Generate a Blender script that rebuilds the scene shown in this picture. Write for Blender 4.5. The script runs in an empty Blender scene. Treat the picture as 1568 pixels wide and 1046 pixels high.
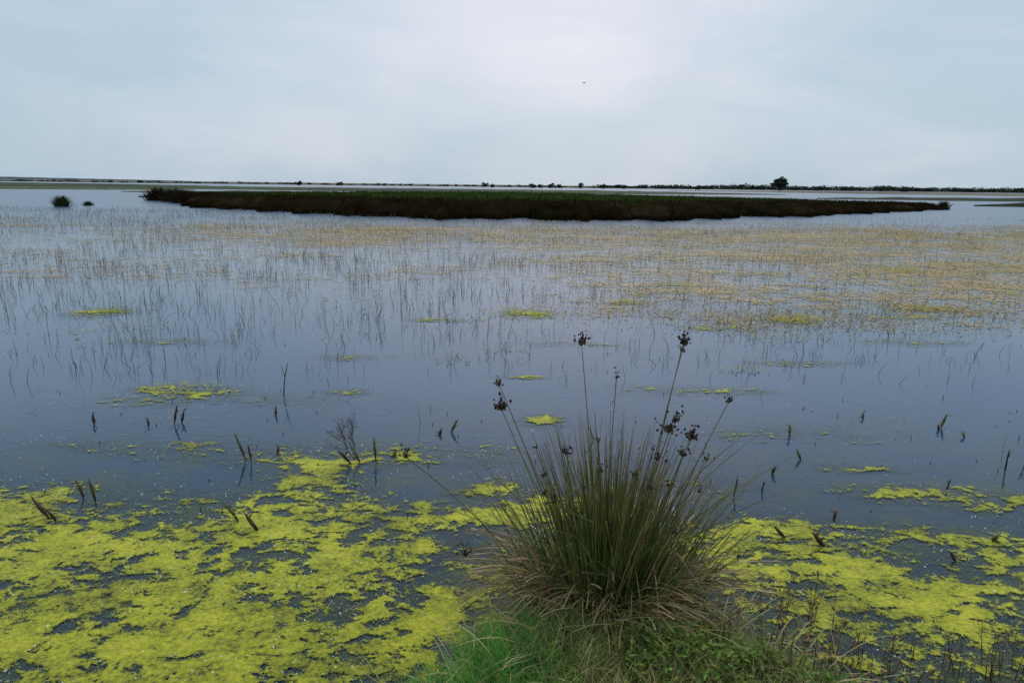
import bpy, math, random
from mathutils import Vector, Matrix, noise
random.seed(7)
R=random.random
def U(a,b): return a+(b-a)*random.random()
def G(a,b): return random.gauss(a,b)
def sm(a,b,x):
    t=max(0.0,min(1.0,(x-a)/(b-a))); return t*t*(3-2*t)
def N(x,y,z=0.0): return noise.noise(Vector((x,y,z)))
def mixc(a,b,t): return tuple(a[i]*(1-t)+b[i]*t for i in range(3))
def jit(c,k=0.25):
    s=1+U(-k,k); return tuple(max(0.001,v*s*(1+U(-k,k)*0.25)) for v in c)

scene=bpy.context.scene
# ------------------------------------------------------------ mesh builder
class MB:
    def __init__(s): s.v=[];s.f=[];s.c=[]
    def tube(s,pts,rad,cols,k=3):
        n=len(pts); base=len(s.v); ph=U(0,6.28)
        for i in range(n):
            a=pts[max(0,i-1)]; b=pts[min(n-1,i+1)]
            t=(b-a)
            if t.length<1e-9: t=Vector((0,0,1))
            t.normalize()
            ref=Vector((1,0,0)) if abs(t.x)<0.8 else Vector((0,1,0))
            u=t.cross(ref).normalized(); w=t.cross(u)
            for j in range(k):
                an=ph+j*2*math.pi/k
                s.v.append(pts[i]+(u*math.cos(an)+w*math.sin(an))*rad[i]); s.c.append(cols[i])
        for i in range(n-1):
            for j in range(k):
                j2=(j+1)%k
                s.f.append((base+i*k+j,base+i*k+j2,base+(i+1)*k+j2,base+(i+1)*k+j))
    def ribbon(s,pts,wid,cols,ang=None):
        if ang is None: ang=U(0,math.pi)
        d=Vector((math.cos(ang),math.sin(ang),0)); base=len(s.v); n=len(pts)
        for i in range(n):
            s.v.append(pts[i]-d*wid[i]/2); s.v.append(pts[i]+d*wid[i]/2); s.c+= [cols[i],cols[i]]
        for i in range(n-1):
            b=base+2*i; s.f.append((b,b+1,b+3,b+2))
    def leaf(s,p,d,w,L,W,c):
        base=len(s.v); nrm=d.cross(w).normalized()
        m=p+d*L*0.45
        s.v+= [p, m+w*W/2+nrm*W*0.12, p+d*L, m-w*W/2+nrm*W*0.12]
        s.c+= [c]*4
        s.f+= [(base,base+1,base+2),(base,base+2,base+3)]
    def blob(s,p,r,c):
        base=len(s.v)
        for q in ((1,0,0),(-1,0,0),(0,1,0),(0,-1,0),(0,0,1.3),(0,0,-1.3)):
            s.v.append(p+Vector(q)*r*U(0.7,1.2)); s.c.append(c)
        for t in ((0,2,4),(2,1,4),(1,3,4),(3,0,4),(2,0,5),(1,2,5),(3,1,5),(0,3,5)):
            s.f.append(tuple(base+i for i in t))
    def build(s,name,mat,smooth=False):
        me=bpy.data.meshes.new(name); me.from_pydata([tuple(v) for v in s.v],[],s.f)
        a=me.color_attributes.new("Col",'FLOAT_COLOR','POINT')
        flat=[]
        for c in s.c: flat+= [c[0],c[1],c[2],1.0]
        a.data.foreach_set("color",flat)
        me.materials.append(mat)
        if smooth: me.polygons.foreach_set("use_smooth",[True]*len(me.polygons))
        o=bpy.data.objects.new(name,me); scene.collection.objects.link(o); return o

# ------------------------------------------------------------ materials
def newmat(name):
    m=bpy.data.materials.new(name); m.use_nodes=True
    nt=m.node_tree; nt.nodes.clear(); return m,nt
def plantmat(name,rough=0.55,trans=0.3,spec=0.4,var=0.35,nscale=9.0):
    m,nt=newmat(name); n=nt.nodes; l=nt.links
    out=n.new('ShaderNodeOutputMaterial'); at=n.new('ShaderNodeAttribute'); at.attribute_name="Col"
    geo=n.new('ShaderNodeNewGeometry')
    nz=n.new('ShaderNodeTexNoise'); nz.inputs['Scale'].default_value=nscale; nz.inputs['Detail'].default_value=4
    l.new(geo.outputs['Position'],nz.inputs['Vector'])
    mr=n.new('ShaderNodeMapRange'); mr.inputs[1].default_value=0.3; mr.inputs[2].default_value=0.7
    mr.inputs[3].default_value=1-var; mr.inputs[4].default_value=1+var
    l.new(nz.outputs[0],mr.inputs[0])
    vm=n.new('ShaderNodeVectorMath'); vm.operation='SCALE'
    l.new(at.outputs['Color'],vm.inputs[0]); l.new(mr.outputs[0],vm.inputs['Scale'])
    p=n.new('ShaderNodeBsdfPrincipled'); p.inputs['Roughness'].default_value=rough
    p.inputs['Specular IOR Level'].default_value=spec
    l.new(vm.outputs[0],p.inputs['Base Color'])
    if trans>0:
        t=n.new('ShaderNodeBsdfTranslucent'); l.new(vm.outputs[0],t.inputs['Color'])
        mx=n.new('ShaderNodeMixShader'); mx.inputs[0].default_value=trans
        l.new(p.outputs[0],mx.inputs[1]); l.new(t.outputs[0],mx.inputs[2]); l.new(mx.outputs[0],out.inputs[0])
    else: l.new(p.outputs[0],out.inputs[0])
    return m
M_plant=plantmat("plant_green",0.5,0.45)
M_rush=plantmat("rush_stem",0.42,0.35,0.5,0.3,14)
M_far=plantmat("far_vegetation",0.8,0.0,0.1,0.45,0.5)
M_reed=plantmat("reed_bed",0.9,0.0,0.0,0.4,0.8)
M_dry=plantmat("dry_plant",0.7,0.1,0.2,0.3,30)
M_float=plantmat("floating_leaf",0.5,0.4,0.3,0.2,20)
M_soil=plantmat("bank_soil",0.9,0.0,0.2,0.4,18)

# ------------------------------------------------------------ water
def make_water():
    m,nt=newmat("marsh_water"); n=nt.nodes; l=nt.links
    out=n.new('ShaderNodeOutputMaterial'); geo=n.new('ShaderNodeNewGeometry')
    sep=n.new('ShaderNodeSeparateXYZ'); l.new(geo.outputs['Position'],sep.inputs[0])
    nz=n.new('ShaderNodeTexNoise'); nz.inputs['Scale'].default_value=2.6; nz.inputs['Detail'].default_value=9; nz.inputs['Roughness'].default_value=0.75
    l.new(geo.outputs['Position'],nz.inputs['Vector'])
    near=n.new('ShaderNodeMapRange'); near.interpolation_type='SMOOTHSTEP'
    near.inputs[1].default_value=2.0; near.inputs[2].default_value=6.0; near.inputs[3].default_value=1; near.inputs[4].default_value=0
    l.new(sep.outputs[1],near.inputs[0])
    mk=n.new('ShaderNodeMapRange'); mk.inputs[1].default_value=0.47; mk.inputs[2].default_value=0.62
    l.new(nz.outputs[0],mk.inputs[0])
    mu=n.new('ShaderNodeMath'); mu.operation='MULTIPLY'; l.new(near.outputs[0],mu.inputs[0]); l.new(mk.outputs[0],mu.inputs[1])
    deep=n.new('ShaderNodeMixRGB'); deep.inputs[1].default_value=(0.038,0.084,0.156,1); deep.inputs[2].default_value=(0.006,0.024,0.045,1)
    l.new(near.outputs[0],deep.inputs[0])
    c=n.new('ShaderNodeMixRGB'); c.inputs[2].default_value=(0.045,0.070,0.030,1)
    l.new(mu.outputs[0],c.inputs[0]); l.new(deep.outputs[0],c.inputs[1])
    p=n.new('ShaderNodeBsdfPrincipled'); p.inputs['IOR'].default_value=1.33
    l.new(c.outputs[0],p.inputs['Base Color'])
    ro=n.new('ShaderNodeMapRange'); ro.inputs[1].default_value=4; ro.inputs[2].default_value=30; ro.inputs[3].default_value=0.03; ro.inputs[4].default_value=0.25
    l.new(sep.outputs[1],ro.inputs[0]); l.new(ro.outputs[0],p.inputs['Roughness'])
    w1=n.new('ShaderNodeTexNoise'); w1.inputs['Scale'].default_value=11; w1.inputs['Detail'].default_value=4
    mp=n.new('ShaderNodeMapping'); mp.inputs['Scale'].default_value=(0.6,1.5,1)
    l.new(geo.outputs['Position'],mp.inputs[0]); l.new(mp.outputs[0],w1.inputs['Vector'])
    b=n.new('ShaderNodeBump'); b.inputs['Distance'].default_value=0.006
    bs=n.new('ShaderNodeMapRange'); bs.inputs[1].default_value=3; bs.inputs[2].default_value=12; bs.inputs[3].default_value=0.2; bs.inputs[4].default_value=0.5
    l.new(sep.outputs[1],bs.inputs[0]); l.new(bs.outputs[0],b.inputs['Strength'])
    l.new(w1.outputs[0],b.inputs['Height']); l.new(b.outputs[0],p.inputs['Normal'])
    l.new(p.outputs[0],out.inputs[0])
    me=bpy.data.meshes.new("water"); S=9000
    me.from_pydata([(-S,-60,0),(S,-60,0),(S,S,0),(-S,S,0)],[],[(0,1,2,3)])
    me.materials.append(m); o=bpy.data.objects.new("water",me); scene.collection.objects.link(o)
make_water()

# ------------------------------------------------------------ algae
BL=[(-1.88,2.61,.8,.45,1),(-1.0,2.4,.8,.35,.92),(-1.75,3.1,.9,.28,.9),(-2.6,3.41,.5,.2,.9),(-1.18,3.2,.45,.2,1),
(-1.13,3.73,.25,.26,1.3),(-.69,2.9,.5,.3,.8),(-.15,3.3,.3,.1,1.05),(-.13,3.62,.15,.1,1.15),(-.68,4.08,.14,.08,1.15),
(.22,4.8,.14,.1,1.2),(.3,3.4,.45,.22,1),(-1.36,5.46,.12,.07,1.2),(.1,5.97,.2,.05,1.1),(-2.8,5.4,.35,.2,.85),
(1.38,3.17,.42,.13,1.15),(1.5,2.93,.4,.15,1.1),(1.0,2.8,.4,.3,1),(2.2,3.13,.25,.1,1.05),(1.77,2.65,.5,.2,.85),(2.0,2.4,.4,.2,.85),
(2.24,3.63,.3,.1,1),(2.2,3.98,.3,.06,1.1),(2.7,3.53,.3,.13,.95),(2.36,2.97,.3,.15,.9),(-5.46,8.85,.32,.35,1),(.19,9.1,.30,.25,1.15),
(1.72,10.1,.3,.14,1.1),(3.7,8.85,.25,.2,1.1),(1.77,5.6,.3,.05,1.05),(-2.9,2.9,.6,.4,.9),(3.0,2.8,.5,.3,.8),(-.45,2.35,.35,.25,.75),(-2.9,2.1,.9,.5,.9),(2.6,2.2,.8,.4,.8),
(-1.4,2.1,.9,.3,.85),(-1.5,4.1,.7,.2,.5),(-.2,4.1,.5,.2,.45),(2.0,4.6,1.0,.2,.4),(-2.6,4.2,.6,.15,.45),(.9,3.7,.5,.15,.6),(-.2,2.8,.3,.3,.5),(1.5,2.35,.4,.2,.7),(-2.2,5.2,.9,.3,.4),(1.4,5.6,.9,.25,.35),
(-1.6,6.6,.5,.15,.5),(-3.6,7.2,.7,.2,.5),(.6,7.3,.6,.15,.5),(2.9,6.6,.7,.15,.5),(4.6,7.6,.6,.2,.6),(-.9,8.6,.5,.15,.55),(5.2,9.2,.6,.25,.8),(2.6,8.3,.5,.2,.7),(6.0,9.9,.4,.3,.9)]
def dens(x,y):
    s=0
    for (a,b,rx,ry,k) in BL:
        q=((x-a)/rx)**2+((y-b)/ry)**2
        if q<6: s=1-(1-min(s,.97))*(1-min(.97,k*math.exp(-q*0.7)*.85))
    return min(s,1.0)
class NT:
    def __init__(s,m,nt):
        s.n=nt.nodes; s.l=nt.links; s.out=s.n.new('ShaderNodeOutputMaterial'); s.geo=s.n.new('ShaderNodeNewGeometry')
        s.at=s.n.new('ShaderNodeAttribute'); s.at.attribute_name="dens"; s.d=s.at.outputs['Fac']
    def nz(s,sc,det,ro=0.6,stretch=None,dist=0.0):
        t=s.n.new('ShaderNodeTexNoise'); t.inputs['Scale'].default_value=sc; t.inputs['Detail'].default_value=det; t.inputs['Roughness'].default_value=ro
        t.inputs['Distortion'].default_value=dist
        if stretch:
            mp=s.n.new('ShaderNodeMapping'); mp.inputs['Scale'].default_value=stretch; s.l.new(s.geo.outputs['Position'],mp.inputs[0]); s.l.new(mp.outputs[0],t.inputs['Vector'])
        else: s.l.new(s.geo.outputs['Position'],t.inputs['Vector'])
        return t.outputs[0]
    def m(s,op,a,b):
        t=s.n.new('ShaderNodeMath'); t.operation=op
        for i,x in enumerate((a,b)):
            if isinstance(x,(int,float)): t.inputs[i].default_value=x
            else: s.l.new(x,t.inputs[i])
        return t.outputs[0]
    def mr(s,x,a,b,c=0,d=1):
        t=s.n.new('ShaderNodeMapRange'); t.inputs[1].default_value=a; t.inputs[2].default_value=b; t.inputs[3].default_value=c; t.inputs[4].default_value=d
        s.l.new(x,t.inputs[0]); return t.outputs[0]
    def ramp(s,x,stops):
        cr=s.n.new('ShaderNodeValToRGB'); e=cr.color_ramp.elements
        e[0].position=stops[0][0]; e[0].color=(*stops[0][1],1); e[1].position=stops[-1][0]; e[1].color=(*stops[-1][1],1)
        for p,c in stops[1:-1]:
            q=e.new(p); q.color=(*c,1)
        s.l.new(x,cr.inputs[0]); return cr.outputs[0]
    def finish(s,col,alpha,height,rough=.5,bs=1.0,bd=.02):
        n=s.n;l=s.l
        p=n.new('ShaderNodeBsdfPrincipled'); p.inputs['Roughness'].default_value=rough; l.new(col,p.inputs['Base Color'])
        p.inputs['Specular IOR Level'].default_value=.25
        b=n.new('ShaderNodeBump'); b.inputs['Strength'].default_value=bs; b.inputs['Distance'].default_value=bd
        l.new(height,b.inputs['Height']); l.new(b.outputs[0],p.inputs['Normal'])
        tr=n.new('ShaderNodeBsdfTransparent'); mx=n.new('ShaderNodeMixShader')
        l.new(alpha,mx.inputs[0]); l.new(tr.outputs[0],mx.inputs[1]); l.new(p.outputs[0],mx.inputs[2]); l.new(mx.outputs[0],s.out.inputs[0])
def sheet(name,mat,x0,x1,y0,y1,st,fn,z,eps=.04):
    nx=int((x1-x0)/st); ny=int((y1-y0)/st); vs=[];ds=[];fs=[]
    for j in range(ny+1):
        for i in range(nx+1):
            X=x0+i*st; Y=y0+j*st
            vs.append((X,Y,z+0.003*N(X*6,Y*6))); ds.append(fn(X,Y))
    for j in range(ny):
        for i in range(nx):
            a=j*(nx+1)+i
            if max(ds[a],ds[a+1],ds[a+nx+1],ds[a+nx+2])>eps: fs.append((a,a+1,a+nx+2,a+nx+1))
    me=bpy.data.meshes.new(name); me.from_pydata(vs,[],fs)
    at2=me.attributes.new("dens",'FLOAT','POINT'); at2.data.foreach_set("value",ds)
    me.polygons.foreach_set("use_smooth",[True]*len(me.polygons)); me.materials.append(mat)
    o=bpy.data.objects.new(name,me); scene.collection.objects.link(o)
def make_algae():
    m,nt=newmat("algae_scum"); s=NT(m,nt)
    big=s.nz(2.6,5,0.6,(0.8,1.1,1),0.3); mid=s.nz(12,6,0.62,(0.8,1.2,1),0.5); fine=s.nz(50,5,0.7); spk=s.nz(150,3,0.6)
    v=s.m('MULTIPLY',s.d,0.90)
    v=s.m('ADD',v,s.m('MULTIPLY',s.m('SUBTRACT',big,0.5),1.9))
    v=s.m('ADD',v,s.m('MULTIPLY',s.m('SUBTRACT',mid,0.5),2.3))
    v=s.m('ADD',v,s.m('MULTIPLY',s.m('SUBTRACT',fine,0.5),0.8))
    v=s.m('ADD',v,s.m('MULTIPLY',s.m('SUBTRACT',spk,0.5),0.5))
    mask=s.mr(v,0.58,0.72)
    scum=s.m('MULTIPLY',s.mr(v,0.0,0.5),s.mr(spk,0.49,0.59))
    scum=s.m('MULTIPLY',scum,s.mr(s.d,0.08,0.35)); scum=s.m('MULTIPLY',scum,0.75)
    alpha=s.m('MULTIPLY',s.m('MAXIMUM',mask,scum),s.mr(s.d,0.05,0.25))
    cf=s.m('ADD',s.m('MULTIPLY',s.nz(2.2,7,0.75),0.6),s.m('MULTIPLY',fine,0.4))
    cf=s.m('ADD',cf,s.m('MULTIPLY',s.m('SUBTRACT',v,0.90),0.14))
    col=s.ramp(cf,[(0.34,(0.08,0.085,0.015)),(0.43,(0.26,0.27,0.02)),(0.51,(0.46,0.48,0.025)),(0.61,(0.72,0.68,0.045))])
    sc=s.n.new('ShaderNodeMixRGB'); sc.inputs[1].default_value=(0.17,0.20,0.11,1); s.l.new(mask,sc.inputs[0]); s.l.new(col,sc.inputs[2])
    s.finish(sc.outputs[0],alpha,s.m('ADD',fine,s.m('MULTIPLY',spk,0.4)),.5,1.0,.025)
    sheet("floating_algae",m,-6.6,6.6,1.2,11.0,.06,dens,.006)
make_algae()
def mdens(X,Y):
    s=X/(.8*Y)
    w=.98*sm(-.35,.45,s)*sm(6.8,11.5,Y+2.0*N(X*.5,Y*.5,3)+1.2*N(X*1.6,Y*1.6,5))
    w=max(w,.88*sm(13,22,Y+3*N(X*.2,Y*.2,8))*sm(-1.1,-.3,s),.40*sm(8,13,Y))
    w*=1-sm(26,33,Y+2*N(X*.3,4))*(.95-.4*sm(.2,.6,s))
    return w
def make_mat():
    m,nt=newmat("pondweed_mat"); s=NT(m,nt)
    big=s.nz(.5,4,.6,(.6,1.0,1),.4); mid=s.nz(2.6,6,.7,(.9,1.0,1),.4); fine=s.nz(14,4,.7); spk=s.nz(50,3,.6)
    v=s.m('MULTIPLY',s.d,.54)
    for q,k in ((big,1.4),(mid,1.7),(fine,2.2),(spk,1.6)): v=s.m('ADD',v,s.m('MULTIPLY',s.m('SUBTRACT',q,.5),k))
    alpha=s.m('MULTIPLY',s.m('MULTIPLY',s.mr(v,.47,.60),.88),s.mr(s.d,.04,.4))
    cf=s.m('ADD',s.m('MULTIPLY',s.nz(1.2,5,.7),.55),s.m('MULTIPLY',fine,.45))
    col=s.ramp(cf,[(.36,(.11,.10,.03)),(.44,(.27,.26,.07)),(.51,(.40,.28,.13)),(.60,(.54,.37,.20))])
    s.finish(col,alpha,fine,.6,.6,.02)
    sheet("floating_leaf_mat",m,-30,32,6.0,36,.25,mdens,.009,.04)
make_mat()

# ------------------------------------------------------------ bank
def bank_edge(x):
    return 1.72+0.70*math.exp(-(abs(x-0.33)/0.55)**3)+0.28*math.exp(-((x-1.0)/0.35)**2)+0.06*N(x*3,3.3)
def bank_h(x,y):
    d=bank_edge(x)-y
    return -0.10+0.30*sm(-0.25,0.5,d)+0.02*N(x*5,y*5,1)+(0.008*N(x*25,y*25,2))
def make_bank():
    mb=MB(); xs=[-40,-20,-10,-6,-4]+[-3+0.05*i for i in range(141)]+[5,7,10,20,40]; ys=[-50,-20,-8,-3,-1,0]+[0.3+0.05*i for i in range(56)]
    for y in ys:
        for x in xs:
            mb.v.append(Vector((x,y,bank_h(x,y)))); mb.c.append(mixc((0.035,0.03,0.018),(0.05,0.07,0.02),0.5+0.5*N(x*3,y*3)))
    w=len(xs)
    for j in range(len(ys)-1):
        for i in range(w-1):
            a=j*w+i; mb.f.append((a,a+1,a+w+1,a+w))
    mb.build("grass_bank",M_soil,True)
make_bank()

def stempts(p,az,lean0,lean1,L,n=6,wob=0.0):
    pts=[p.copy()]; q=p.copy()
    for i in range(1,n+1):
        t=i/n; le=lean0+(lean1-lean0)*t
        az+=U(-wob,wob)
        q=q+Vector((math.cos(az)*math.sin(le),math.sin(az)*math.sin(le),math.cos(le)))*(L/n); pts.append(q.copy())
    return pts
def to_target(p,q,bow=0.05,n=8):
    pts=[]; side=Vector((q.x-p.x,q.y-p.y,0))
    for i in range(n+1):
        t=i/n; v=p.lerp(q,t); v=v-side*bow*4*t*(1-t)*1.0; v.z+=bow*side.length*4*t*(1-t)
        pts.append(v)
    return pts
def seedhead(mb,p,s=1.0,n=28):
    for k in range(int(n)):
        d=Vector((G(0,1),G(0,1),abs(G(0.3,1)))).normalized(); L=abs(G(0,0.014))*s
        q=p+Vector((d.x*L,d.y*L,d.z*L*1.6))
        c=jit(random.choice([(0.085,0.032,0.016),(0.15,0.07,0.03),(0.045,0.02,0.012)]),0.4)
        if k%3==0: mb.tube([p,q],[0.0007,0.0005],[c,c],3)
        mb.blob(q,U(0.0024,0.0050)*s**0.5,c)

def make_tuft():
    mb=MB(); C=Vector((0.38,2.36,0.05))
    g1=(0.11,0.20,0.035); g2=(0.25,0.29,0.065); g3=(0.055,0.13,0.045); st=(0.62,0.50,0.27); br=(0.28,0.16,0.07)
    for i in range(1300):
        r=abs(G(0,0.6)); r=min(r,1.3); a=U(0,6.283)
        p=C+Vector((math.cos(a)*r*0.23,math.sin(a)*r*0.16,0))
        az=a+G(0,0.5)
        lean=0.03+0.29*r+abs(G(0,0.10))
        if R()<0.16: lean+=U(0.1,0.6)
        L=U(0.50,0.84)*(1-0.10*r)
        if R()<0.45: L*=U(0.45,0.85)
        pts=stempts(p,az,lean*0.55,lean*1.4,L,6,0.05)
        if R()<0.08:
            e=pts[-1]; pts=pts[:5]; dn=Vector((G(0,1),G(0,1),-U(.1,.8))).normalized(); pts+= [pts[-1]+dn*L*.12,pts[-1]+dn*L*.25]
        dead=R()<0.22
        base=jit(mixc(g1,g2,R()) if R()<0.75 else g3,0.4)
        n=len(pts); cols=[]
        for k in range(n):
            t=k/(n-1)
            if dead: c=mixc(st,br,min(1,R()*0.6+.2*t))
            else:
                c=mixc((0.26,0.22,0.10),base,sm(0,0.3,t)); c=mixc(c,(0.28,0.17,0.08),0.85*sm(0.72,1,t))
            cols.append(c)
        r0=U(0.0015,0.0027); mb.tube(pts,[r0*(1-0.75*(k/(n-1))**2) for k in range(n)],cols,4)
        if R()<0.04:
            k=random.choice([2,3,4,5]); seedhead(mb,pts[k],0.9,16)
    for i in range(900):
        a=U(0,6.283); p=C+Vector((math.cos(a)*U(0.05,0.30),math.sin(a)*U(0.04,0.2),U(0,0.14)))
        L=U(0.15,0.48); pts=stempts(p,a+G(0,0.5),U(0.1,0.8),U(1.2,2.4),L,6,0.12)
        for q in pts: q.z=max(q.z,bank_h(q.x,q.y)+0.003,0.006)
        c=jit(mixc(st,br,R()*0.8),0.35); mb.tube(pts,[U(0.0011,0.0023)]*7,[c]*7,3)
    tall=[((0.25,1.145),1.2,32),((0.607,1.16),1.2,38),((0.61,1.125),0.9,16),((-0.045,0.99),1.0,20),((-0.035,0.93),1.5,44),((0.376,1.03),0.7,12),((0.79,0.94),0.9,22),
          ((0.586,0.885),1.2,34),((0.575,0.83),1.7,46),((0.65,0.82),1.6,44),((-0.373,0.757),1.1,24),((0.205,0.735),1.3,30),((0.31,0.81),0.6,10),((0.16,0.57),1.3,30),
          ((0.37,0.46),1.2,26),((-0.17,0.33),1.4,34),((0.09,0.78),0.6,8),((0.50,0.80),0.7,10),((0.72,0.72),0.9,14),((0.44,0.70),0.9,14),((0.60,0.60),1.0,18),((0.53,0.74),1.0,18),((0.62,0.76),1.2,26),((0.12,0.66),.9,16)]
    for (x,z),s,cnt in tall:
        q=Vector((x,2.34+U(-0.1,0.06),z)); p=C+Vector(((x-C.x)*0.25+G(0,0.02),U(-0.08,0.05),0))
        pts=to_target(p,q,0.05,9); c=jit(mixc(g2,(0.2,0.13,0.07),0.5),0.2)
        mb.tube(pts,[0.0027*(1-0.05*k) for k in range(10)],[c]*10,5)
        seedhead(mb,q,s,cnt*1.5)
        mb.tube([q,q+Vector((G(0,0.006),0,U(0.015,0.04)))],[0.001,0.0004],[c,c],3)
    for (x,y,z) in ((1.12,2.45,0.72),(0.95,2.5,0.76),(0.86,2.4,0.80),(-0.25,2.3,0.55),(-0.32,2.5,0.30),(1.0,2.4,0.5),(-0.1,2.4,0.66),(.98,2.3,.62),(.9,2.2,.45)):
        pts=to_target(C+Vector((U(-.05,.05),0,0)),Vector((x,y,z)),0.08,9); c=jit((0.22,0.2,0.09),0.3); mb.tube(pts,[0.0017]*9+[0.0007],[c]*10,4)
    mb.build("rush_tuft",M_rush)
make_tuft()

def make_grass():
    mb=MB()
    for i in range(46000):
        x=G(0.28,0.42) if R()<0.6 else U(-0.42,2.0)
        y=U(1.45,2.6); e=bank_edge(x)+0.03
        if y>e or x<-0.45: continue
        z=bank_h(x,y)
        if z<-0.04: continue
        gl=sm(0.35,-0.05,x)
        col=mixc((0.19,0.24,0.04),(0.09,0.30,0.03),gl)
        if R()<0.28*(1-gl)+0.08: col=(0.52,0.42,0.21)
        col=jit(col,0.45)
        if N(x*4,y*4,5)<-0.2 and R()<0.5: continue
        L=U(0.06,0.19)*(0.75+0.45*gl); ang=U(0,6.28)
        if x>0.9: L*=0.8
        pts=stempts(Vector((x,y,z-0.01)),ang,U(0,0.45),U(0.5,1.9),L,4,0.15)
        w=U(0.0018,0.0045); mb.ribbon(pts,[w,w,w*0.85,w*0.55,w*0.1],[mixc(col,(0.04,0.06,0.015),0.4),col,col,col,mixc(col,(0.3,0.28,0.08),0.3)],ang+1.57)
    for i in range(340):
        x=U(-.35,1.1); y=bank_edge(x)-U(0,.45); ang=U(0,6.28); c=jit(random.choice([(0.55,.44,.22),(.28,.34,.06),(.4,.38,.12)]),.3)
        pts=stempts(Vector((x,y,bank_h(x,y))),ang,U(.2,.6),U(1.2,2.3),U(.18,.38),6,.1); w=U(.003,.006)
        for q in pts: q.z=max(q.z,.006)
        mb.ribbon(pts,[w,w,w,w*.9,w*.7,w*.4,w*.1],[c]*7,ang+1.57)
    mb.build("bank_grass",M_plant)
make_grass()

def make_weeds():
    mb=MB()
    def weed(x,y,L,c,leaf,nl,lean=0.3,pal=None):
        z=max(bank_h(x,y),-0.02); a=U(0,6.28)
        pts=stempts(Vector((x,y,z)),a,U(0,lean*0.6),U(0,lean),L,6,0.4); mb.tube(pts,[0.0019-0.0002*k for k in range(7)],[c]*7,4)
        for k in range(nl):
            t=U(0.2,1)*5.99; i=int(t); q=pts[i].lerp(pts[i+1],t-i); b=U(0,6.28)
            d=Vector((math.cos(b),math.sin(b),U(-0.3,0.8))).normalized(); w=Vector((-math.sin(b),math.cos(b),U(-.3,.3))).normalized()
            if R()<0.35:
                e=q+d*U(0.02,0.05); mb.tube([q,e],[0.0009,0.0006],[c,c],3); q=e
            mb.leaf(q,d,w,U(0.012,0.032)*leaf,U(0.006,0.013)*leaf,jit(random.choice(pal or [(0.12,0.22,0.04),(0.2,0.27,0.045),(0.26,0.17,0.07),(0.18,0.09,0.05)]),0.3))
    for i in range(170):
        x=U(0.62,1.5); y=min(bank_edge(x)+U(-0.4,0.06),2.5)
        weed(x,y,U(0.08,0.22),jit((0.19,0.11,0.06),0.3),1.0,random.randint(6,15))
    dk=[(0.15,0.08,0.045),(0.11,0.06,0.04),(0.18,0.17,0.05)]
    for (x,y,L) in ((1.00,2.25,.30),(1.05,2.3,.32),(1.10,2.22,.34),(1.13,2.28,.28),(0.93,2.2,.26),(1.2,2.2,.2),(1.35,2.1,.2),(0.86,2.25,.24),(1.07,2.2,.3),(1.16,2.15,.3),(.95,2.3,.28),(1.02,2.2,.33),(1.12,2.25,.36)):
        weed(x,y,L,(0.13,0.065,0.04),0.9,30,0.25,dk)
    for i in range(80):
        x=U(1.1,2.3); y=U(1.95,2.3)-.05*(x-1.1); weed(x,y,U(.06,.22),jit((.14,.08,.045),.3),.7,random.randint(4,12),.5,dk)
    G3=[(0.12,0.25,0.035),(0.18,0.3,0.04),(0.24,0.3,0.05)]
    for i in range(220):
        x=U(0.35,1.2); y=U(1.75,2.05); weed(x,y,U(0.04,0.11),(0.14,0.17,0.035),1.25,12,.3,G3)
    mb.build("bank_weeds",M_plant)
make_weeds()

# ------------------------------------------------------------ thin emergent stems over the lagoon
def make_stems():
    mb=MB()
    def one(X,Y,L):
        a=U(0,6.28); le=abs(G(0,0.2)); k=3
        pts=stempts(Vector((X,Y,-0.02)),a,le,le+G(0.1,0.3),L,k,0.2)
        if R()<0.2:
            e=pts[-1]; pts.append(e+Vector((U(-.08,.08),U(-.04,.04),U(-0.08,0.0))))
        c=jit(random.choice([(0.07,0.08,0.04),(0.12,0.12,0.055),(0.24,0.18,0.10),(0.045,0.04,0.028),(0.12,0.16,0.05),(0.36,0.27,0.15)]),0.3)
        r=U(0.0013,0.0030)*(1+0.03*Y)
        m=len(pts); mb.tube(pts,[r*(1-0.6*j/(m-1)) for j in range(m)],[c]*m,3)
    for i in range(24000):
        Y=math.sqrt(U(4.0**2,42**2)); hw=0.80*Y+1; X=U(-hw,hw)
        n=N(X*0.35,Y*0.35,0)+0.7*N(X*1.3,Y*1.3,4)+.5*N(X*3,Y*3,14)
        w=sm(4.6,8.0,Y)*0.8+0.03
        s=X/(0.8*Y)
        w*= 1.0 if s<0 else (1-0.35*s)
        w*= max(0,0.6+1.4*n)
        if Y>30: w*=0.4+0.6*sm(0.2,-.6,s)
        if R()>w: continue
        one(X,Y,U(0.05,0.28)*(1.1 if s<0 else 0.8)*(0.75 if Y<7 else 1))
    for i in range(2800):
        Y=math.sqrt(U(5.8**2,17**2)); hw=.8*Y; X=U(-hw,hw*.9)
        if R()<max(.05,.5+1.2*N(X*.5,Y*.5,31)-.2*X/hw): 
            L=U(.10,.30)*(1 if X<0 else .85)*(.7 if Y<7.5 else 1)
            for k in range(random.choice([1,1,2,3])): one(X+G(0,.05),Y+G(0,.05),L*U(.6,1))
    mb.build("emergent_sedge",M_dry)
make_stems()

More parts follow.
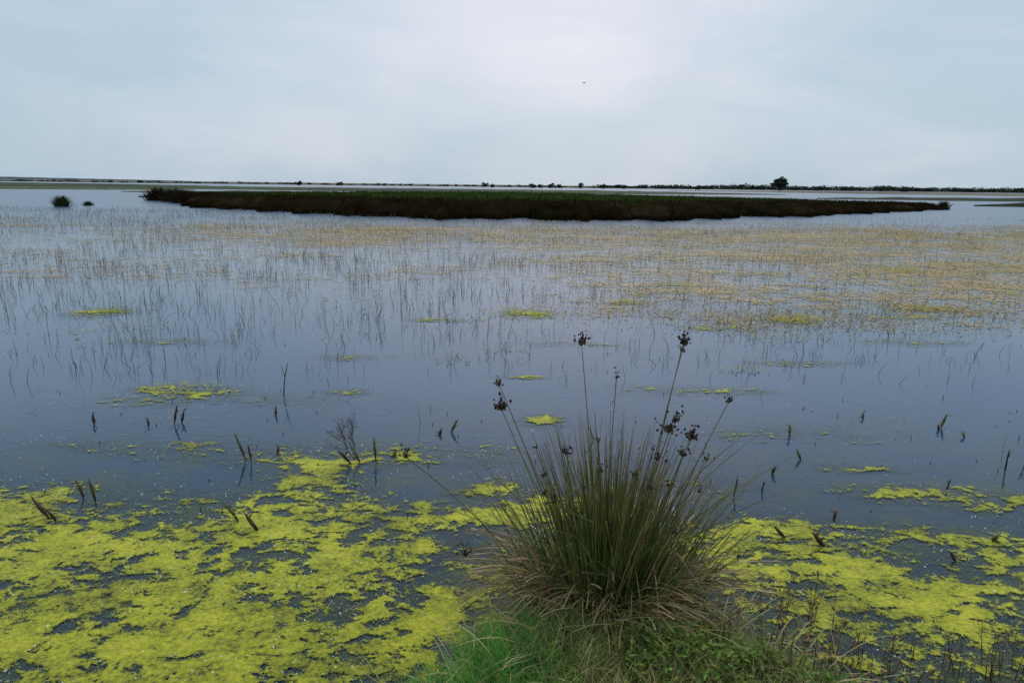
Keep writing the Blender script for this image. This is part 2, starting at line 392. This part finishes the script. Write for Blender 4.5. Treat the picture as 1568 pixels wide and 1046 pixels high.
def make_floaters():
    mb=MB()
    def lf(X,Y,c,s=1.0,tilt=0.35,z=0.012):
        b=U(0,6.28); d=Vector((math.cos(b),math.sin(b),U(0,tilt))).normalized(); w=Vector((-math.sin(b),math.cos(b),U(-tilt,tilt)*0.6)).normalized()
        mb.leaf(Vector((X,Y,0.010+U(0,z))),d,w,U(0.03,0.075)*s,U(0.015,0.030)*s,jit(c,0.35))
    pal=[(0.54,0.34,0.17),(0.46,0.40,0.14),(0.62,0.46,0.26),(0.36,0.35,0.08),(0.24,0.14,0.07),(0.56,0.50,0.22)]
    for i in range(150000):
        Y=math.sqrt(U(6.2**2,34**2)); hw=0.80*Y+1; X=U(-hw,hw)
        n=N(X*0.30,Y*0.5,9)+0.8*N(X*1.2,Y*1.9,2)+0.8*N(X*4,Y*5,7)
        w=max(mdens(X,Y),.3*sm(6.2,8.5,Y)); w*=sm(-0.1,0.7,n+0.35*w)
        if R()>w: continue
        lf(X,Y,random.choice(pal),0.7+0.02*Y,.9,.02)
    for (cx,cy,rx,ry,n,c) in ((3.0,8.6,.8,1.0,800,None),(3.9,9.1,1.2,.8,800,None),(5.4,10.2,1.4,.9,700,None),(1.5,9.4,1.2,.8,450,None),(6.5,9.6,1.2,.8,500,None),(4.8,8.5,1.2,.5,350,None),(2.4,10.6,1.6,.8,400,None),(-5.4,8.9,.5,.35,160,(0.36,0.36,0.05)),(0.2,9.1,.5,.45,260,(0.5,0.48,0.05)),
            (8.2,14.6,.8,.6,400,(0.65,0.55,0.05)),(1.7,10.1,.5,.25,180,(0.5,0.46,0.05)),(3.7,8.85,.5,.35,320,(0.55,0.50,.05)),(6.1,9.9,.5,.3,200,(.55,.5,.05)),(-2.7,5.5,.35,.2,110,(0.4,0.42,0.20)),(-4.6,8,.4,.3,50,None),(0,7,.3,.1,20,None),(-0.6,6.6,.2,.2,40,(0.4,0.4,0.28)),(2.2,6.3,.3,.1,40,(.4,.4,.28)),(-5.6,6.7,.5,.2,90,(.4,.4,.28))):
        for i in range(n): lf(G(cx,rx*0.5),G(cy,ry*0.5),c or random.choice(pal),0.8,.7)
    for i in range(10000):
        Y=U(2.4,8.5); X=U(-0.85*Y,0.85*Y)
        if R()>sm(-0.05,0.6,N(X*0.9,Y*2.5,12)+.5*N(X*4,Y*8,5))*(1-.4*sm(4.5,6,Y)): continue
        lf(X,Y,random.choice([(0.18,0.19,0.12),(0.28,0.28,0.18),(0.38,0.40,0.08)]),U(0.15,0.5),0.3)
    mb.build("floating_pondweed",M_float)
    fb=MB()
    for i in range(15000):
        Y=U(1.9,5.8) if R()<0.9 else U(5.5,9); X=U(-0.85*Y-.3,0.85*Y)
        d=dens(X,Y)
        pr=d*(1.1-d)*2.2*(1 if X<0.2 else 0.5)+0.01
        if N(X*2,Y*2,20)<-0.1: pr*=0.25
        if R()>pr: continue
        b=U(0,6.28); q=Vector((X,Y,0.012+U(0,0.006))); s=U(0.003,0.009)
        dd=Vector((math.cos(b),math.sin(b),U(0,0.6))).normalized(); w=Vector((-math.sin(b),math.cos(b),U(-.5,.5))).normalized()
        fb.leaf(q,dd,w,s*1.4,s,jit((0.78,0.79,0.74),0.22))  # near-white flecks stand in for water glints, mixed with bubbles and petals
    fb.build("glint_flecks",M_float)
make_floaters()

# ------------------------------------------------------------ dark shoots standing in the near water
def make_shoots():
    mb=MB()
    dk=(0.035,0.028,0.018); ol=(0.14,0.14,0.04); rb=(0.12,0.06,0.03)
    L=[(-1.86,5.33,.30,0),(-2.42,4.64,.16,1),(-2.38,4.66,.10,1),(-1.655,4.0,.20,2),(-1.62,4.0,.14,1),(-.975,3.95,.15,1),(-.93,3.97,.13,2),(-.835,3.98,.17,2),(-.43,4.54,.11,2),(-2.35,3.21,.16,3),(-2.32,3.2,.10,1),
       (-2.33,3.45,.10,1),(-2.24,3.4,.14,2),(-1.38,3.2,.15,2),(-1.24,3.11,.13,3),(-1.77,4.87,.07,2),(-2.98,4.62,.09,1),(1.97,4.55,.09,2),(2.69,4.96,.05,2),(3.11,4.69,.05,1),(3.2,4.54,.05,2),(3.15,4.75,.12,2),
       (1.865,4.1,.08,2),(1.26,3.57,.12,1),(1.39,3.1,.11,3),(1.55,3.02,.11,3),(.57,4.42,.09,2),(-.5,4.5,.05,1),(2.55,3.7,.08,0),(3.3,4.1,.14,0),(3.1,4.0,.16,0),(-2.6,4.65,.05,1),(-1.5,4.1,.06,1),(-.75,4.1,.05,2),
       (1.6,3.9,.06,2),(1.7,3.3,.06,1),(2.1,2.9,.06,1),(2.4,3.1,.05,2),(1.45,3.65,.08,0)]
    for (x,y,h,kind) in L:
        a=U(0,6.28)
        if kind==0:
            pts=stempts(Vector((x,y,-.02)),a,0.03,0.25,h,5,0.3); mb.tube(pts,[.005,.005,.0045,.004,.004,.002],[dk]*6,5)
            mb.tube(stempts(pts[3],a+2,0.5,0.2,h*0.35,3),[.003,.003,.002,.001],[ol]*4,4); continue
        le=U(0.1,0.45) if kind!=3 else 0.7
        pts=stempts(Vector((x,y,-.02)),a if kind!=3 else math.pi*0.95,le,le*0.6+U(-.2,.5),h+.02,7,0.15)
        r=U(.006,.010)*(1.25 if kind==3 else 1)
        prof=[.35,.4,.7,1.0,1.05,.8,.5,.08]
        c0=jit(dk,.2); c1=jit(ol if kind==2 else rb,.3)
        mb.tube(pts,[r*p*U(.8,1.15) for p in prof],[mixc(c0,c1,sm(.2,.6,k/7)*U(.6,1)) for k in range(8)],7)
        for j in range(random.randint(2,5)):
            b=U(0,6.28); d=Vector((math.cos(b),math.sin(b),U(.1,1))).normalized(); w=Vector((-math.sin(b),math.cos(b),.2)).normalized()
            mb.leaf(pts[random.randint(2,6)],d,w,U(.02,.05),U(.008,.016),jit(dk if R()<.5 else c1,.3))
    for i in range(90):
        Y=U(2.4,5.5); X=U(-.8*Y,.8*Y); pts=stempts(Vector((X,Y,-.01)),U(0,6.28),U(0,.6),U(0,1),U(.02,.05),3,.3)
        mb.tube(pts,[.002,.003,.0025,.0005],[jit(rb if R()<.5 else dk,.3)]*4,4)
    mb.build("emergent_shoots",M_dry,True)
    tb=MB()
    def br(p,d,L,r,dep):
        q=p+d*L; c=jit((0.14,0.08,0.05),.2); tb.tube([p,p.lerp(q,.5)+Vector((G(0,.1),G(0,.1),0))*L*.3,q],[r,r*.85,r*.7],[c]*3,4)
        if dep==0:
            for k in range(3): tb.blob(q+Vector((G(0,.006),G(0,.006),G(0,.006))),.0025,(0.14,.07,.045))
            return
        for k in range(3):
            nd=(d+Vector((G(0,.5),G(0,.5),G(.1,.3)))).normalized(); br(p.lerp(q,U(.4,1)),nd,L*U(.55,.8),r*.65,dep-1)
    for k in range(3): br(Vector((-.98,4.05,-.02)),Vector((-.55+.2*k,U(-.2,.2),1)).normalized(),.14,.0028,3)
    tb.build("dry_dock_plant",M_dry)
make_shoots()

# ------------------------------------------------------------ reed island
FR=[(-40,74,.4),(-35,70,.7),(-28,58,.8),(-21.5,47,.92),(-16.5,42.5,.98),(-11,38.5,1.02),(-4.8,35.8,1.04),(-1.6,34.6,1.04),(2.1,34.2,1.04),(8.3,36.3,1.0),(17.5,43.5,.92),(26,50,.82),(38,62,.64),(41,66,.3)]
BK=[(-40,75),(-33,74),(-25,76),(-15,84),(0,92),(10,86),(20,76),(30,70),(38,67),(41,67)]
def interp(T,x,k=1):
    if x<=T[0][0]: return T[0][k]
    for i in range(len(T)-1):
        if x<=T[i+1][0]:
            t=(x-T[i][0])/(T[i+1][0]-T[i][0]); return T[i][k]*(1-t)+T[i+1][k]*t
    return T[-1][k]
def front(x): return interp(FR,x)+1.5*N(x*0.30,1.7)+2.2*N(x*0.7,5.2)+1.0*N(x*2.1,7.2)
def make_island():
    mb=MB(); nx=320; nr=18
    for i in range(nx+1):
        x=-40+81*i/nx; f=front(x); b=max(f+1.2,interp(BK,x)); h=interp(FR,x,2)
        for j in range(nr+1):
            t=(j/nr)**2.0; y=f+0.4+(b-f-.4)*t
            z=-0.05+(h-0.16)*sm(-.3,3.0,y-f)**.7+0.10*N(x*.5,y*.5,3)*sm(0,2,y-f)
            if j in (0,nr): z=-.05
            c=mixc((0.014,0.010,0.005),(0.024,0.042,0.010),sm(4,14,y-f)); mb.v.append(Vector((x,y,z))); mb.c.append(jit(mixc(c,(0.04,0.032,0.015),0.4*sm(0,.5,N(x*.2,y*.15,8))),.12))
    for i in range(nx):
        for j in range(nr):
            a=i*(nr+1)+j; mb.f.append((a,a+nr+1,a+nr+2,a+1))
    def bl(x,y,z0,L,c,w,dark=.6,sp=.2):
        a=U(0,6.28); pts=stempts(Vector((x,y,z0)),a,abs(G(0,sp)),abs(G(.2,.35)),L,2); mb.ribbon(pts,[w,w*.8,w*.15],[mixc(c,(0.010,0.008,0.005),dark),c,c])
    for i in range(50000):
        x=U(-40,41); f=front(x); d=abs(G(0,1.7)); y=f+d; h0=interp(FR,x,2)
        cl=.75+.5*N(x*1.6,y*.9,11)+.25*N(x*.4,y*.3,12)
        h=h0*U(.6,1.0)*(0.40+.60*sm(0,2.4,d))*cl
        c=mixc((0.030,0.014,0.006),(0.018,0.019,0.006),sm(-.2,.4,N(x*.35,y*.5,6)))
        c=mixc(c,(0.026,0.030,0.009),sm(2.0,5,d))
        if R()<.04: c=(0.05,0.034,0.016)
        bl(x,y,-.02,h,jit(c,.25),U(.02,.05))
    for i in range(22000):
        x=U(-38,39); f=front(x); b=interp(BK,x); y=f+2+(b-f-2)*R()**1.5; h=interp(FR,x,2)
        if y>b: continue
        z0=(h-.2)*sm(-.3,3.0,y-f)**.7-.12
        c=mixc((0.024,0.048,0.010),(0.040,0.036,0.013),sm(-.1,.5,N(x*.15,y*.2,14)))
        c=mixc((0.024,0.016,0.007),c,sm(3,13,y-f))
        bl(x,y,z0,U(.15,.33)*(1+.5*N(x*.7,y*.5,3)),jit(c,.25),U(.03,.06),.1,.3)
    mb.build("reed_island",M_reed)
make_island()
def clump(name,cx,cy,w,h,n=700,c=(0.05,0.055,0.025),bw=.03):
    mb=MB()
    for i in range(n):
        r=abs(G(0,.45)); a=U(0,6.28); p=Vector((cx+math.cos(a)*r*w*.4,cy+math.sin(a)*r*w*.4,-.02))
        pts=stempts(p,a,.1+.2*r,.3+.7*r,h*U(.6,1.05)*(1-.25*min(r,1)),3); mb.ribbon(pts,[bw,bw*.9,bw*.6,.004],[jit(mixc(c,(.02,.014,.01),.4),.2),jit(c,.3),jit(c,.3),jit(c,.3)])
    return mb.build(name,M_reed)
clump("reed_clump",-29.6,45.5,1.1,.8)
clump("reed_clump",-29.4,48,.8,.35,300)
clump("reed_clump",-31.6,62,2.6,1.3,900,(0.055,0.032,0.017),.06)
clump("reed_clump",-29.0,59.5,2.4,1.3,700,(0.032,0.036,0.014),.06)
clump("reed_clump",-26.5,56,2.8,1.2,700,(0.055,0.03,0.016),.06)
clump("reed_clump",41,66.5,1.5,.8,300,(0.05,0.04,0.02),.05)

# ------------------------------------------------------------ far marsh, fields and trees
def make_far():
    mb=MB()
    def band(y0,y1,xa,xb,h,c,c2,nx=160,ny=6,am=6):
        base=len(mb.v)
        for i in range(nx+1):
            t=i/nx; x=xa+(xb-xa)*t; tp=min(1,6*min(t,1-t)); ym=(y0+y1)/2
            for j in range(ny+1):
                s=j/ny; y=ym+(y0-ym+(y1-y0)*s)*(.1+.9*tp)+am*N(x*.02,y0*.1+s)*tp
                z=-.05 if j in(0,ny) else h*(.7+.5*abs(N(x*.15,y*.3,3)))*(.3+.7*tp)
                mb.v.append(Vector((x,y,z))); mb.c.append(jit(mixc(c,c2,sm(-.3,.4,N(x*.02,y*.03,1))),.2))
        for i in range(nx):
            for j in range(ny):
                a=base+i*(ny+1)+j; mb.f.append((a,a+ny+1,a+ny+2,a+1))
    gr=(0.04,0.055,0.022); br=(0.10,0.085,0.055); tn=(0.32,0.24,0.14); dk=(0.024,0.034,0.018)
    band(112,126,52,170,.5,gr,dk)
    band(74,80,51,90,.5,dk,gr,60,6,1)
    band(120,150,-230,-62,.4,(.06,.09,.035),br)
    band(150,215,-190,70,.5,gr,dk)
    band(102,112,-60,45,.4,gr,br)
    band(215,400,70,600,.35,br,(0.16,0.14,0.10))
    band(240,300,-400,-120,.4,gr,dk)
    band(540,900,-3000,3000,.7,dk,gr,400,6,15)
    band(905,1700,-3000,3000,.9,tn,br,300,6,20)
    band(1750,8500,-9000,9000,1.0,gr,br,100,6,50)
    band(1800,2100,-4000,-900,9,(0.07,0.10,0.12),(0.06,0.09,0.11),100,6,30)  # bluish land colour has the distance haze mixed in
    mb.build("far_marsh",M_far)
make_far()
def foliage(mb,c,rx,ry,rz,n,s,col):
    sub=[(Vector((G(0,.45),G(0,.45),G(0,.4))),U(.3,.55),U(.6,1.35)) for _ in range(14)]
    for i in range(n):
        o,r,k=random.choice(sub); d=Vector((G(0,1),G(0,1),G(0,1))).normalized()*r*R()**.4
        q=o+d
        if q.length>1.15: continue
        p=c+Vector((q.x*rx,q.y*ry,q.z*rz)); b=U(0,6.28); dd=Vector((math.cos(b),math.sin(b),G(0,.7))).normalized(); w=dd.cross(Vector((G(0,1),G(0,1),G(0,1)))).normalized()
        mb.leaf(p,dd,w,s*U(.7,1.3),s*U(.6,1),jit(tuple(v*k for v in col),.3))
def make_tree():
    mb=MB(); B=Vector((167,440,0)); bk=(0.06,0.045,0.035)
    mb.tube([B,B+Vector((.2,0,1.4)),B+Vector((.1,0,2.6)),B+Vector((.3,0,4))],[.7,.5,.42,.2],[bk]*4,8)
    for k in range(10):
        a=k*.63; e=B+Vector((math.cos(a)*U(2.6,4.6),math.sin(a)*3,U(3.0,5.4))); s=B+Vector((.1,0,U(1.9,3)))
        mb.tube([s,s.lerp(e,.5)+Vector((0,0,.4)),e],[.22,.15,.06],[bk]*3,5)
        foliage(mb,e,2.0,2.0,1.5,520,.5,(0.04,0.052,0.028))
    foliage(mb,B+Vector((.2,0,6.0)),3.6,3.3,2.3,2800,.5,(0.04,0.052,0.028))
    mb.build("oak_tree",M_far)
make_tree()
def make_treeline():
    mb=MB(); col=(0.034,0.048,0.034)
    def bush(x,y,w,h,n=60): 
        mb.tube([Vector((x,y,0)),Vector((x,y,h*.6))],[.15,.06],[(.05,.04,.03)]*2,4)
        foliage(mb,Vector((x,y,h*.5)),w/2,w/2,h*.52,n,1.0,jit(col,.2))
    x=70
    while x<520:
        k=.85+.45*sm(70,200,x)+.3*N(x*.03,4)
        bush(x,556+G(0,8),U(7,13),U(2.0,3.4)*k,130); x+=U(1.0,2.9)
    x=-420
    while x<70:
        if R()<.8: bush(x,556+G(0,8),U(4,9),U(.8,1.9),50)
        x+=U(2,7)
    for (x,y,w,h) in ((-19,450,5,3.2),(-14,455,3,2),(12,450,5,2.6),(17,452,4,2.2),(24,450,6,2.8),(29,450,4,2.4),(43,450,3,3.4),(244,440,7,3.8),(248,441,6,3),(-138,450,3,2.5),(-112,450,4,2.4),(60,470,3,2.6),(72,460,3,2.2),(118,450,4,2.4)):
        bush(x,y,w,h,130)
    mb.build("distant_trees",M_far)
make_treeline()

# ------------------------------------------------------------ birds
def bird(x,y,z,s,ang):
    mb=MB(); c=(0.02,0.02,0.022); o=Vector((x,y,z)); f=Vector((math.cos(ang),math.sin(ang),.1)).normalized(); r=Vector((-f.y,f.x,0)).normalized(); u=Vector((0,0,1))
    prof=[(-.5,.01),(-.35,.05),(-.1,.13),(.1,.15),(.25,.11),(.33,.09),(.4,.09),(.46,.05),(.54,.005)]
    mb.tube([o+f*a*s for a,_ in prof],[q*s for _,q in prof],[c]*len(prof),8)
    for sg in(1,-1):
        b=len(mb.v); pts=[f*.2+r*sg*.05,f*.25+r*sg*.4+u*.22,f*.05+r*sg*.75+u*.3,f*-.15+r*sg*.8+u*.3,f*-.06+r*sg*.45+u*.18,f*-.2+r*sg*.05]
        mb.v+=[o+p*s for p in pts]; mb.c+=[c]*6; mb.f+=[(b,b+1,b+4,b+5),(b+1,b+2,b+3,b+4)]
    b=len(mb.v); mb.v+=[o+f*-.4*s,o+(f*-.85+r*.14)*s,o+f*-.7*s,o+(f*-.85-r*.14)*s]; mb.c+=[c]*4; mb.f+=[(b,b+1,b+2),(b,b+2,b+3)]
    mb.build("bird",M_dry)
bird(5.74,60,10.0,.30,.9); bird(-10.9,120,7.2,.18,2.4)

# ------------------------------------------------------------ world and sun
SE,SR=50,5
def make_world():
    w=bpy.data.worlds.new("World"); scene.world=w; w.use_nodes=True; nt=w.node_tree; n=nt.nodes; l=nt.links; n.clear()
    out=n.new('ShaderNodeOutputWorld'); bg=n.new('ShaderNodeBackground'); bg.inputs[1].default_value=0.1
    sky=n.new('ShaderNodeTexSky'); sky.sky_type='NISHITA'; sky.sun_disc=False; sky.sun_elevation=math.radians(SE); sky.sun_rotation=math.radians(SR); sky.dust_density=3
    tc=n.new('ShaderNodeTexCoord')
    nrm=n.new('ShaderNodeVectorMath'); nrm.operation='NORMALIZE'; l.new(tc.outputs['Generated'],nrm.inputs[0])
    g=Vector((math.sin(math.radians(4))*math.cos(math.radians(21)),math.cos(math.radians(4))*math.cos(math.radians(21)),math.sin(math.radians(21))))
    dot=n.new('ShaderNodeVectorMath'); dot.operation='DOT_PRODUCT'; dot.inputs[1].default_value=g; l.new(nrm.outputs[0],dot.inputs[0])
    mx=n.new('ShaderNodeMath'); mx.operation='MAXIMUM'; mx.inputs[1].default_value=0; l.new(dot.outputs['Value'],mx.inputs[0])
    pw=n.new('ShaderNodeMath'); pw.operation='POWER'; pw.inputs[1].default_value=22; l.new(mx.outputs[0],pw.inputs[0])
    mp=n.new('ShaderNodeMapping'); mp.inputs['Scale'].default_value=(1,1,3.2); l.new(nrm.outputs[0],mp.inputs[0])
    nz=n.new('ShaderNodeTexNoise'); nz.inputs['Scale'].default_value=2.8; nz.inputs['Detail'].default_value=7; nz.inputs['Roughness'].default_value=.55; nz.inputs['Distortion'].default_value=.4; l.new(mp.outputs[0],nz.inputs['Vector'])
    mr=n.new('ShaderNodeMapRange'); mr.inputs[1].default_value=.3; mr.inputs[2].default_value=.7; mr.inputs[3].default_value=-.18; mr.inputs[4].default_value=.34; l.new(nz.outputs[0],mr.inputs[0])
    ad=n.new('ShaderNodeMath'); ad.operation='ADD'; ad.use_clamp=True; l.new(pw.outputs[0],ad.inputs[0]); l.new(mr.outputs[0],ad.inputs[1])
    veil=n.new('ShaderNodeMixRGB'); veil.inputs[1].default_value=(4.6,6.0,7.2,1); veil.inputs[2].default_value=(8.4,8.3,9.1,1); l.new(ad.outputs[0],veil.inputs[0])
    m2=n.new('ShaderNodeMixRGB'); m2.inputs[0].default_value=.88; l.new(sky.outputs[0],m2.inputs[1]); l.new(veil.outputs[0],m2.inputs[2])
    l.new(m2.outputs[0],bg.inputs[0]); l.new(bg.outputs[0],out.inputs[0])
make_world()
sd=bpy.data.lights.new("sun",'SUN'); sd.energy=1.5; sd.angle=math.radians(12); sd.color=(1,.96,.9)
so=bpy.data.objects.new("sun",sd); scene.collection.objects.link(so)
d=Vector((math.sin(math.radians(SR))*math.cos(math.radians(SE)),math.cos(math.radians(SR))*math.cos(math.radians(SE)),math.sin(math.radians(SE))))
so.rotation_euler=d.to_track_quat('Z','Y').to_euler()

# ------------------------------------------------------------ camera
cam=bpy.data.cameras.new("camera"); cam.lens=24; cam.sensor_width=36; cam.clip_start=.05; cam.clip_end=20000
co=bpy.data.objects.new("camera",cam); scene.collection.objects.link(co)
p=math.radians(12.9); r=math.radians(.66)
F=Vector((0,math.cos(p),-math.sin(p))); Rt=Vector((1,0,0)); Up=Rt.cross(F)
R2=Rt*math.cos(r)+Up*math.sin(r); U2=R2.cross(F)
mat=Matrix((R2,U2,-F)).transposed().to_4x4(); mat.translation=Vector((0,0,1.7)); co.matrix_world=mat
scene.camera=co
scene.view_settings.view_transform='Standard'; scene.view_settings.look='None'; scene.view_settings.exposure=0
